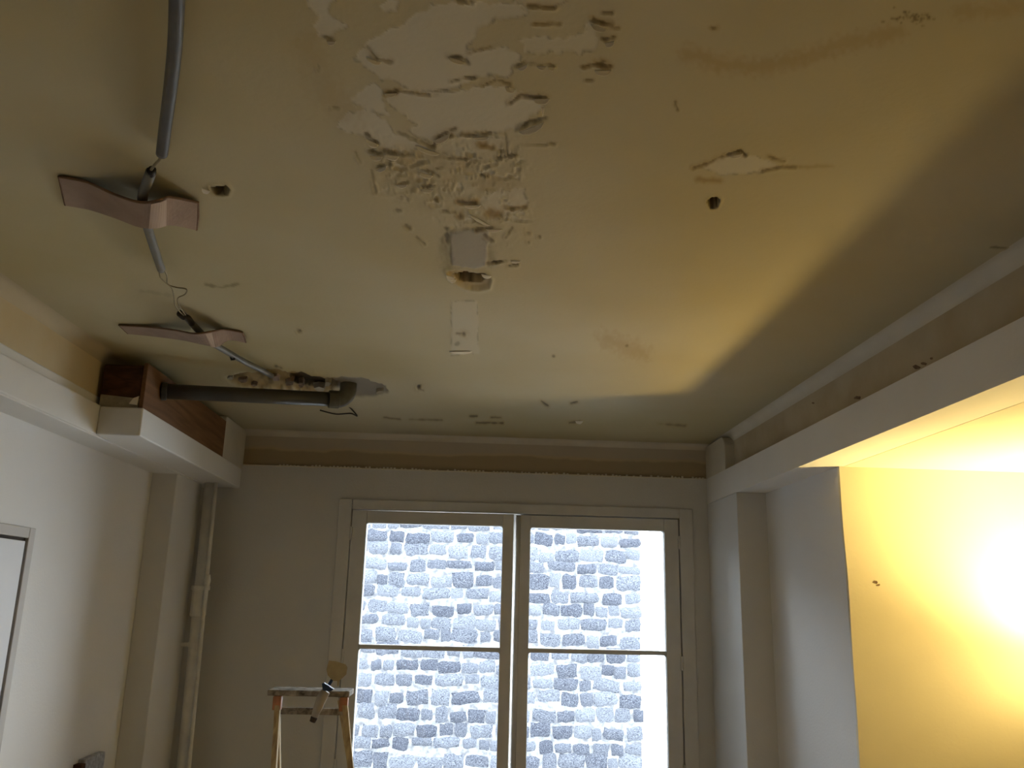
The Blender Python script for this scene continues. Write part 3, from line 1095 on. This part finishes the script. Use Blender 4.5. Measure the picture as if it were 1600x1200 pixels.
# ---- vertical painted pipes in the left window corner
pp = empty('corner_pipe', (-1.53, 5.1, FLOOR))
tag(pp, 'white painted riser pipe with collar in the corner left of the window', 'pipe')
pt = PY(329, 758, 5.10)
pb = PY(286, 1200, 5.10)
dirp = (pb - pt)
k = (FLOOR - pt.z) / dirp.z
pbf = pt + dirp * k
pt2 = Vector((pt.x, 5.10, ZL))
child(MB().tube([pt2, pbf], 0.034, 18).build('pipe', 'pipe_white', smooth=True), pp)
for yy, h in ((932, 0.11),):
    c = PY(314, yy, 5.10)
    c.x = pt2.x + (pbf.x - pt2.x) * (pt2.z - c.z) / (pt2.z - pbf.z)
    child(MB().tube([c + Vector((0, 0, -h)), c + Vector((0, 0, -h + .01)), c + Vector((0, 0, 0)), c + Vector((0, 0, .035)), c + Vector((0, 0, .036)), c + Vector((0, 0, .06))],
                    [0.040, 0.044, 0.044, 0.044, 0.052, 0.052], 18).build('collar', 'pipe_white', smooth=False, bevel=0.003), pp)
tp = [(pt2.x + 0.045, 5.16, ZL), (pt2.x + 0.035, 5.16, 1.72), (pt2.x + 0.030, 5.155, 1.66), (pt2.x - 0.01, 5.16, 1.0), (pbf.x + 0.045, 5.16, FLOOR)]
tp = [Vector((pt2.x + (pbf.x - pt2.x) * (pt2.z - zz) / (pt2.z - pbf.z) + 0.043, 5.06, zz)) for zz in (ZL, 1.9, 1.6, 1.2, 0.8, 0.4, FLOOR)]
child(MB().tube(tp, 0.010, 10).build('thin_pipe', 'pipe_white', smooth=True), pp)
c = tp[2] + Vector((0.004, -0.002, 0.03))
child(MB().tube([c + Vector((0, 0, -.035)), c, c + Vector((0, 0, .03))], [0.014, 0.019, 0.012], 10).build('union', 'pipe_white', smooth=True), pp)
zz = 1.275
cx = pt2.x + (pbf.x - pt2.x) * (pt2.z - zz) / (pt2.z - pbf.z)
b = MB()
b.tube([(cx, 5.10, zz - .012), (cx, 5.10, zz + .012)], 0.040, 18)
b.box(-1.62, cx, 5.09, 5.11, zz - 0.010, zz + 0.010)
child(b.build('pipe_clip', 'pipe_white'), pp)

# ---- timber in the left corner: dark end block, orange side board
tb = empty('old_timber', (-1.49, 4.2, 2.306))
tag(tb, 'old brown timber casing resting on the white box at left', 'timber')
b = MB()
b.box(-1.596, -1.424, 3.605, 3.80, 2.345, 2.497)
child(b.build('end_block', 'wood_dark', bevel=0.008), tb)
b = MB()
b.hexa([(-1.590, 3.60, 2.306), (-1.428, 3.60, 2.306), (-1.428, 3.80, 2.306), (-1.590, 3.80, 2.306)],
       [(-1.590, 3.603, 2.362), (-1.428, 3.600, 2.348), (-1.428, 3.80, 2.35), (-1.590, 3.80, 2.36)])
child(b.build('mortar_bed', 'mortar'), tb)
b = MB()
b.hexa([(-1.424, 3.595, 2.306), (-1.406, 3.595, 2.306), (-1.424, 4.87, 2.306), (-1.444, 4.87, 2.306)],
       [(-1.424, 3.595, 2.505), (-1.406, 3.595, 2.505), (-1.424, 4.87, 2.515), (-1.444, 4.87, 2.515)])
child(b.build('side_board', 'wood_orange', bevel=0.003), tb)
flk = MB()
c0 = Vector((-1.445, 3.598, 2.335))
flk.hexa([c0 + Vector(p) for p in ((-.022, -.004, -.012), (.014, -.004, -.016), (.014, .004, -.016), (-.022, .004, -.012))],
         [c0 + Vector(p) for p in ((-.006, -.004, .014), (.018, -.004, .024), (.018, .004, .024), (-.006, .004, .014))])
child(flk.build('mortar_lump', 'chip', bevel=0.003), tb)

# ---- grey drain pipe below the ceiling, with elbow turning up into the trench
dp = empty('drain_pipe', (-0.9, 3.75, 2.44))
tag(dp, 'dark grey drain pipe running from the timber to the broken ceiling', 'pipe')
zc_ = 2.428
a = PZ(248, 611, zc_)
e = PZ(520, 624, 2.472)
dirn = (e - a).normalized()
child(MB().tube([a + dirn * 0.010, e], 0.0345, 20).build('pipe', 'pvc', smooth=True), dp)
child(MB().tube([a + dirn * 0.010, a + dirn * 0.035], 0.041, 20).build('pipe_collar', 'pvc', smooth=False, bevel=0.004), dp)
child(MB().tube([e - dirn * 0.02, e + dirn * 0.03], 0.043, 20).build('elbow_socket', 'pvc_elbow', smooth=False, bevel=0.004), dp)
el = [e + dirn * 0.02]
for k in range(1, 8):
    t = math.pi / 2 * k / 7
    el.append(e + dirn * (0.02 + 0.050 * math.sin(t)) + Vector((0, 0, 0.050 * (1 - math.cos(t)))))
el.append(el[-1] + Vector((0, 0, 0.045)))
child(MB().tube(el, 0.040, 20).build('elbow', 'pvc_elbow', smooth=True), dp)
# small dark hook below the elbow
hk = [PZ(500, 641, 2.535), PZ(525, 647, 2.525), PZ(548, 646, 2.52), PZ(558, 650, 2.53), PZ(550, 640, 2.545), PZ(544, 634, 2.555)]
child(MB().tube(smoothpath(hk, 5), 0.004, 8).build('pipe_hanger', 'black_tape', smooth=True), dp)

# ---- conduits
rad = 0.0135


def conduit(name, pts, m, label, r=rad, extra=None):
    root = empty(name, tuple(pts[0]))
    tag(root, label, 'conduit')
    child(MB().tube(smoothpath(pts, 6), r, 14).build('tube', m, smooth=True), root)
    return root


c1 = [PZ(281, -190, 2.520), PZ(278, -60, 2.522), PZ(274, 60, 2.522), PZ(266, 140, 2.524), PZ(258, 200, 2.527), PZ(253, 240, 2.528)]
r1 = conduit('electrical_conduit', c1, 'conduit', 'long dark grey conduit hanging from the ceiling at upper left')
w1 = [PZ(254, 232, 2.527), PZ(250, 248, 2.524), PZ(243, 256, 2.522), PZ(236, 266, 2.520), PZ(234, 276, 2.518)]
child(MB().tube(smoothpath(w1, 6), 0.0035, 8).build('wire', 'wire', smooth=True), r1)

ZS = 2.503
c2 = [PZ(236, 268, 2.524), PZ(229, 288, 2.514), PZ(223, 306, ZS), PZ(224, 330, ZS - 0.004), PZ(231, 356, ZS), PZ(240, 385, 2.515), PZ(252, 421, 2.526)]
r2 = conduit('electrical_conduit', c2, 'conduit_light', 'short grey conduit passing through the nearer pink strap', 0.0125)
mth = c2[0]
child(MB().tube([mth + (mth - c2[1]).normalized() * 0.001, mth + (mth - c2[1]).normalized() * 0.003], 0.0105, 14).build('mouth_shade', 'black_tape'), r2)  # dark disc for the shade inside the open conduit end
child(MB().tube([PZ(238, 264, 2.523), PZ(236, 273, 2.519)], 0.009, 10).build('tape_wrap', 'black_tape', smooth=True), r2)
# bare wires between the second and third conduit
wa = [PZ(249, 418, 2.525), PZ(250, 432, 2.515), PZ(258, 441, 2.510), PZ(268, 450, 2.505), PZ(272, 466, 2.505), PZ(274, 478, 2.51), PZ(284, 490, 2.52), PZ(293, 496, 2.525)]
wb = [PZ(255, 418, 2.525), PZ(261, 432, 2.515), PZ(262, 444, 2.510), PZ(275, 449, 2.505), PZ(291, 452, 2.500), PZ(289, 460, 2.500), PZ(278, 466, 2.505), PZ(280, 478, 2.512), PZ(290, 492, 2.525)]
child(MB().tube(smoothpath(wa, 6), 0.0022, 8).build('wire', 'wire', smooth=True), r2)
child(MB().tube(smoothpath(wb, 6), 0.0022, 8).build('wire', 'wire', smooth=True), r2)

ZS2 = 2.500
c3 = [PZ(293, 497, 2.526), PZ(304, 510, 2.514), PZ(316, 522, ZS2), PZ(330, 535, ZS2 - 0.004), PZ(345, 544, ZS2 + 0.002), PZ(380, 564, 2.512), PZ(408, 578, 2.520), PZ(424, 587, 2.545)]
r3 = conduit('electrical_conduit', c3, 'conduit_light', 'grey conduit from the farther pink strap to the broken ceiling', 0.0125)
tw = [PZ(280, 488, 2.530), PZ(287, 494, 2.524), PZ(294, 497, 2.522), PZ(300, 506, 2.516)]
child(MB().tube(smoothpath(tw, 5), [0.006] + [0.014] * 6 + [0.011] * 9, 10).build('tape_wrap', 'black_tape', smooth=True), r3)
child(MB().tube([PZ(360, 556, 2.500), PZ(362, 562, 2.492), PZ(366, 561, 2.488)], 0.005, 8).build('hanging_wire', 'black_tape', smooth=True), r3)

# ---- pink fibre straps holding the conduits
def strap(near, far, label, face_span):
    """near / far: (px, py, z) along the two long edges"""
    root = empty('fibre_strap', tuple(PZ(near[0][0], near[0][1], near[0][2])))
    tag(root, label, 'strap')
    A = smoothpath([PZ(*p) for p in near], 6)
    B = smoothpath([PZ(*p) for p in far], 6)
    n = len(A)
    me_m = MB()
    cols = 5
    for i in range(n - 1):
        for j in range(cols):
            t0, t1 = j / cols, (j + 1) / cols
            p = [A[i].lerp(B[i], t0), A[i + 1].lerp(B[i + 1], t0), A[i + 1].lerp(B[i + 1], t1), A[i].lerp(B[i], t1)]
            me_m.quad(*p)
    o = me_m.build('strip', 'strap', smooth=False)
    s = o.modifiers.new('thick', 'SOLIDIFY')
    s.thickness = 0.005
    s.offset = 0
    child(o, root)
    # dark torn borders
    e1 = MB()
    e1.tube([p + Vector((0, 0, -0.0005)) for p in A], 0.0035, 6)
    child(e1.build('torn_edge', 'strap_edge'), root)
    e2 = MB()
    e2.tube([A[0], A[0].lerp(B[0], .5), B[0]], 0.0035, 6)
    child(e2.build('torn_edge', 'strap_edge'), root)
    e3 = MB()
    e3.tube([A[-1], A[-1].lerp(B[-1], .5) + Vector((0.003, 0, 0)), B[-1]], 0.0035, 6)
    child(e3.build('torn_edge', 'strap_edge'), root)
    i0, i1 = face_span
    f = MB()
    for i in range(int(i0 * (n - 1)), int(i1 * (n - 1))):
        q0, q1 = A[i].lerp(B[i], .03), A[i + 1].lerp(B[i + 1], .03)
        q2, q3 = A[i + 1].lerp(B[i + 1], .98), A[i].lerp(B[i], .98)
        dz_ = Vector((0, 0, -0.0035))
        f.quad(q0 + dz_, q1 + dz_, q2 + dz_, q3 + dz_)
    o = f.build('smooth_patch', 'strap_face')
    s = o.modifiers.new('thick', 'SOLIDIFY')
    s.thickness = 0.0015
    child(o, root)
    return root, A, B


s1, A1, B1 = strap([(92, 276, 2.543), (135, 284, 2.538), (180, 304, 2.500), (220, 316, 2.478), (250, 312, 2.482), (267, 308, 2.510), (309, 316, 2.542)],
                   [(102, 320, 2.543), (140, 327, 2.540), (180, 340, 2.508), (218, 354, 2.478), (245, 355, 2.478), (268, 351, 2.506), (307, 359, 2.542)],
                   'pinkish fibre strap sagging below the ceiling, nearer and larger of two', (.60, .80))
s2, A2, B2 = strap([(186, 508, 2.545), (235, 511, 2.538), (275, 516, 2.505), (305, 521, 2.478), (335, 517, 2.500), (352, 515, 2.540), (378, 519, 2.545)],
                   [(200, 521, 2.545), (240, 525, 2.540), (285, 531, 2.508), (318, 538, 2.478), (340, 541, 2.480), (358, 531, 2.535), (384, 535, 2.545)],
                   'flat pinkish fibre strap under the ceiling, farther from the viewer', (.60, .66))

# ---- broken plaster pieces in the trench by the drain
for px, py, sx, sy, ang, m in [(432, 590, 16, 9, .3, 'strap'), (452, 596, 14, 10, -.4, 'rust_plaster'), (470, 600, 10, 12, .9, 'rust_plaster'),
                               (380, 593, 16, 6, .1, 'rust_plaster'), (398, 600, 12, 5, .0, 'rust_plaster'), (500, 606, 22, 8, .1, 'mortar'),
                               (512, 598, 12, 8, .5, 'mortar'), (594, 611, 14, 6, .1, 'mortar'), (360, 590, 10, 6, .1, 'mortar')]:
    c = PZ(px, py)
    e = PZ(px + sx, py) - c
    f2 = PZ(px, py + sy) - c
    b = MB()
    top, bot = [], []
    for k in range(7):
        t = 2 * math.pi * k / 7 + ang
        rr = rng.uniform(0.6, 1.1)
        q = c + e * (0.5 * rr * math.cos(t)) + f2 * (0.5 * rr * math.sin(t))
        bot.append((q.x, q.y, ZC - rng.uniform(0.003, 0.010)))
        top.append((q.x + e.x * .1 * math.cos(t), q.y, ZC + 0.02))
    b.quad(*bot[::-1])
    b.quad(*top)
    for k in range(7):
        k2 = (k + 1) % 7
        b.quad(bot[k], bot[k2], top[k2], top[k])
    b.build('broken_plaster', m, ceil)

# ---- stepladder with scraper hooked on top
LY = 3.98
lad = empty('stepladder', tuple(Vector((PY(486, 1085, LY).x, LY + 0.1, FLOOR))))
tag(lad, 'paint-stained wooden stepladder standing in front of the window wall', 'stepladder')


def leg(px0, py0, px1, py1, y0, y1floor, w, d_, m, name='leg'):
    a = PY(px0, py0, y0)
    c = PY(px1, py1, y0)
    k = (FLOOR - a.z) / (c.z - a.z)
    e = a + (c - a) * k
    e.y = y1floor
    e.z = FLOOR + 0.001
    child(MB().bar(a, e, w, d_).build(name, m, lad, bevel=0.003), lad)
    return a, e


lt = PY(419, 1082, LY)
rt = PY(547, 1084, LY)
zt = (lt.z + rt.z) / 2
b = MB()
b.box(lt.x, rt.x, LY - 0.02, LY + 0.13, zt - 0.012, zt + 0.012)
child(b.build('top_board', 'ladder_top', bevel=0.004), lad)
fl = leg(435, 1090, 434, 1200, LY, LY - 0.35, 0.022, 0.035, 'ladder')
fr_ = leg(538, 1090, 552, 1200, LY, LY - 0.35, 0.024, 0.035, 'ladder')
rl = leg(433, 1091, 428, 1200, LY + 0.11, LY + 0.45, 0.024, 0.03, 'ladder')
rr_ = leg(532, 1092, 544, 1200, LY + 0.11, LY + 0.45, 0.024, 0.03, 'ladder')
for px in (433, 537):
    c = PY(px, 1094, LY - 0.022)
    child(MB().box(c.x - 0.018, c.x + 0.018, c.y - 0.004, c.y + 0.03, zt - 0.07, zt - 0.013).build('bracket', 'ladder_orange', bevel=0.003), lad)
zr = PY(486, 1111, LY + 0.12).z
child(MB().box(lt.x + 0.03, rt.x - 0.03, LY + 0.105, LY + 0.125, zr - 0.014, zr + 0.014).build('cross_rail', 'ladder_top', bevel=0.003), lad)
for k in range(1, 5):                       # treads
    t = k * 0.21
    a, c = fl[0].lerp(fl[1], t), fr_[0].lerp(fr_[1], t)
    if k >= 2:
        child(MB().box(a.x, c.x, a.y - 0.03, a.y + 0.06, a.z - 0.012, a.z + 0.012).build('tread', 'ladder', bevel=0.003), lad)

TY = LY - 0.045
tl = empty('wallpaper_scraper', tuple(PY(515, 1078, TY)))
tag(tl, 'scraper with tan blade and grey handle hooked on the stepladder top', 'scraper')
bl_px = [(514, 1032), (524, 1033), (540, 1038), (543, 1043), (541, 1054), (530, 1064), (529, 1072), (527, 1072), (527, 1064), (520, 1064), (512, 1055), (510, 1046)]
f0 = [PY(x, y, TY - 0.003) for x, y in bl_px]
f1 = [PY(x, y, TY + 0.003) for x, y in bl_px]
b = MB()
b.quad(*f0[::-1])
b.quad(*f1)
for k in range(len(f0)):
    k2 = (k + 1) % len(f0)
    b.quad(f0[k], f0[k2], f1[k2], f1[k])
child(b.build('blade', 'blade'), tl)
b = MB()
b.tube([PY(519, 1062, TY), PY(514, 1070, TY)], 0.007, 8)
child(b.build('neck', 'blue', smooth=True), tl)
b = MB()
p = [PY(x, y, TY - 0.014) for x, y in ((503, 1068), (506, 1067), (521, 1077), (517, 1080), (504, 1079))]
p2 = [v + Vector((0, 0.026, 0)) for v in p]
b.quad(*p[::-1])
b.quad(*p2)
for k in range(5):
    k2 = (k + 1) % 5
    b.quad(p[k], p[k2], p2[k2], p2[k])
child(b.build('collar', 'blue', bevel=0.002), tl)
child(MB().tube([PY(509, 1080, TY), PY(502, 1092, TY), PY(496, 1108, TY), PY(491, 1120, TY)], [0.020, 0.022, 0.019, 0.014], 12).build('handle', 'handle', smooth=True), tl)
child(MB().tube([PY(491, 1121, TY), PY(488, 1128, TY)], [0.015, 0.013], 12).build('handle_cap', 'black_tape', smooth=False), tl)

# ---- small speckled box on the left wall, bottom edge of the picture
c = PX(118, 1187, XL)
bx = empty('wall_box', (XL, 4.30, 0.7))
tag(bx, 'small speckled grey box with brown edge low on the left wall', 'box')
child(MB().box(XL, XL + 0.035, 4.25, 4.47, 0.62, 0.815).build('cover', 'box_grey', bevel=0.006), bx)
child(MB().box(XL, XL + 0.04, 4.205, 4.245, 0.62, 0.80).build('side_strip', 'wood_dark', bevel=0.003), bx)

# ---- floor lamp standing in the adjoining room, just out of the picture
lp = empty('floor_lamp', (LAMP.x, LAMP.y, FLOOR))
tag(lp, 'brass uplighter floor lamp beside the cream wall', 'lamp')
child(MB().tube([(LAMP.x, LAMP.y, FLOOR), (LAMP.x, LAMP.y, FLOOR + 0.02), (LAMP.x, LAMP.y, FLOOR + 0.04)], [0.13, 0.13, 0.03], 24).build('base', 'brass', smooth=False), lp)
child(MB().tube([(LAMP.x, LAMP.y, FLOOR + 0.03), (LAMP.x, LAMP.y, LAMP.z - 0.07)], 0.012, 12).build('pole', 'brass', smooth=True), lp)
b = MB()
prof = [(0.02, -0.10), (0.05, -0.092), (0.08, -0.070), (0.10, -0.040), (0.108, -0.012)]
n0, seg = 0, 28
for rr, zz in prof:
    for k in range(seg):
        a = 2 * math.pi * k / seg
        b.v.append((LAMP.x + rr * math.cos(a), LAMP.y + rr * math.sin(a), LAMP.z + zz))
for i in range(len(prof) - 1):
    for k in range(seg):
        k2 = (k + 1) % seg
        b.f.append((i * seg + k, i * seg + k2, (i + 1) * seg + k2, (i + 1) * seg + k))
        b.mi.append(0)
b.f.append(tuple(range(seg))[::-1])
b.mi.append(0)
o = b.build('bowl_shade', 'shade', smooth=True)
s = o.modifiers.new('thick', 'SOLIDIFY')
s.thickness = 0.004
child(o, lp)
L = bpy.data.lights.new('lamp_light', 'SPOT')
L.energy = 110
L.color = (1.0, 0.74, 0.27)
L.shadow_soft_size = 0.09
L.spot_size = math.radians(158)
L.spot_blend = 1.0
lo = bpy.data.objects.new('lamp_light', L)
COL.objects.link(lo)
lo.location = LAMP + Vector((0, 0, 0.02))
lo.rotation_euler = (math.pi, 0, 0)
child(lo, lp)
L2 = bpy.data.lights.new('bowl_glow', 'POINT')
L2.energy = 9
L2.color = (1.0, 0.74, 0.27)
L2.shadow_soft_size = 0.08
lo2 = bpy.data.objects.new('bowl_glow', L2)
COL.objects.link(lo2)
lo2.location = LAMP + Vector((0, 0, 0.09))
child(lo2, lp)


# ---- little nicks and flecks on the right frieze and the cream wall
def nick(pts, off, name, m, parent, axis):
    b = MB()
    q = [p + off for p in pts]
    b.quad(*pts)
    b.quad(*q[::-1])
    for k in range(len(pts)):
        k2 = (k + 1) % len(pts)
        b.quad(pts[k], q[k], q[k2], pts[k2])
    return b.build(name, m, parent)


fr9, wad = bpy.data.objects['trim_9'], bpy.data.objects['wall_adjoining']
for cx, cy, rx, ry in ((1432, 574, 7, 4), (1443, 568, 6, 4), (1340, 622, 7, 3), (1455, 560, 4, 2.5), (1270, 630, 3, 2)):
    pts = []
    for k in range(7):
        t = 2 * math.pi * k / 7
        rr = rng.uniform(0.5, 1.1)
        p = PX(cx + rx * rr * math.cos(t), cy + ry * rr * math.sin(t), 1.5265)
        pts.append(p)
    nick(pts, Vector((0.004, 0, 0)), 'plaster_nick', 'rust_plaster', fr9, 'x')
for cx, cy, rx, ry in ((1368, 910, 5, 3), (1372, 914, 4, 2)):
    pts = []
    for k in range(6):
        t = 2 * math.pi * k / 6
        rr = rng.uniform(0.5, 1.1)
        pts.append(PY(cx + rx * rr * math.cos(t), cy + ry * rr * math.sin(t), YY - 0.001))
    nick(pts, Vector((0, 0.004, 0)), 'plaster_nick', 'rust_plaster', wad, 'y')
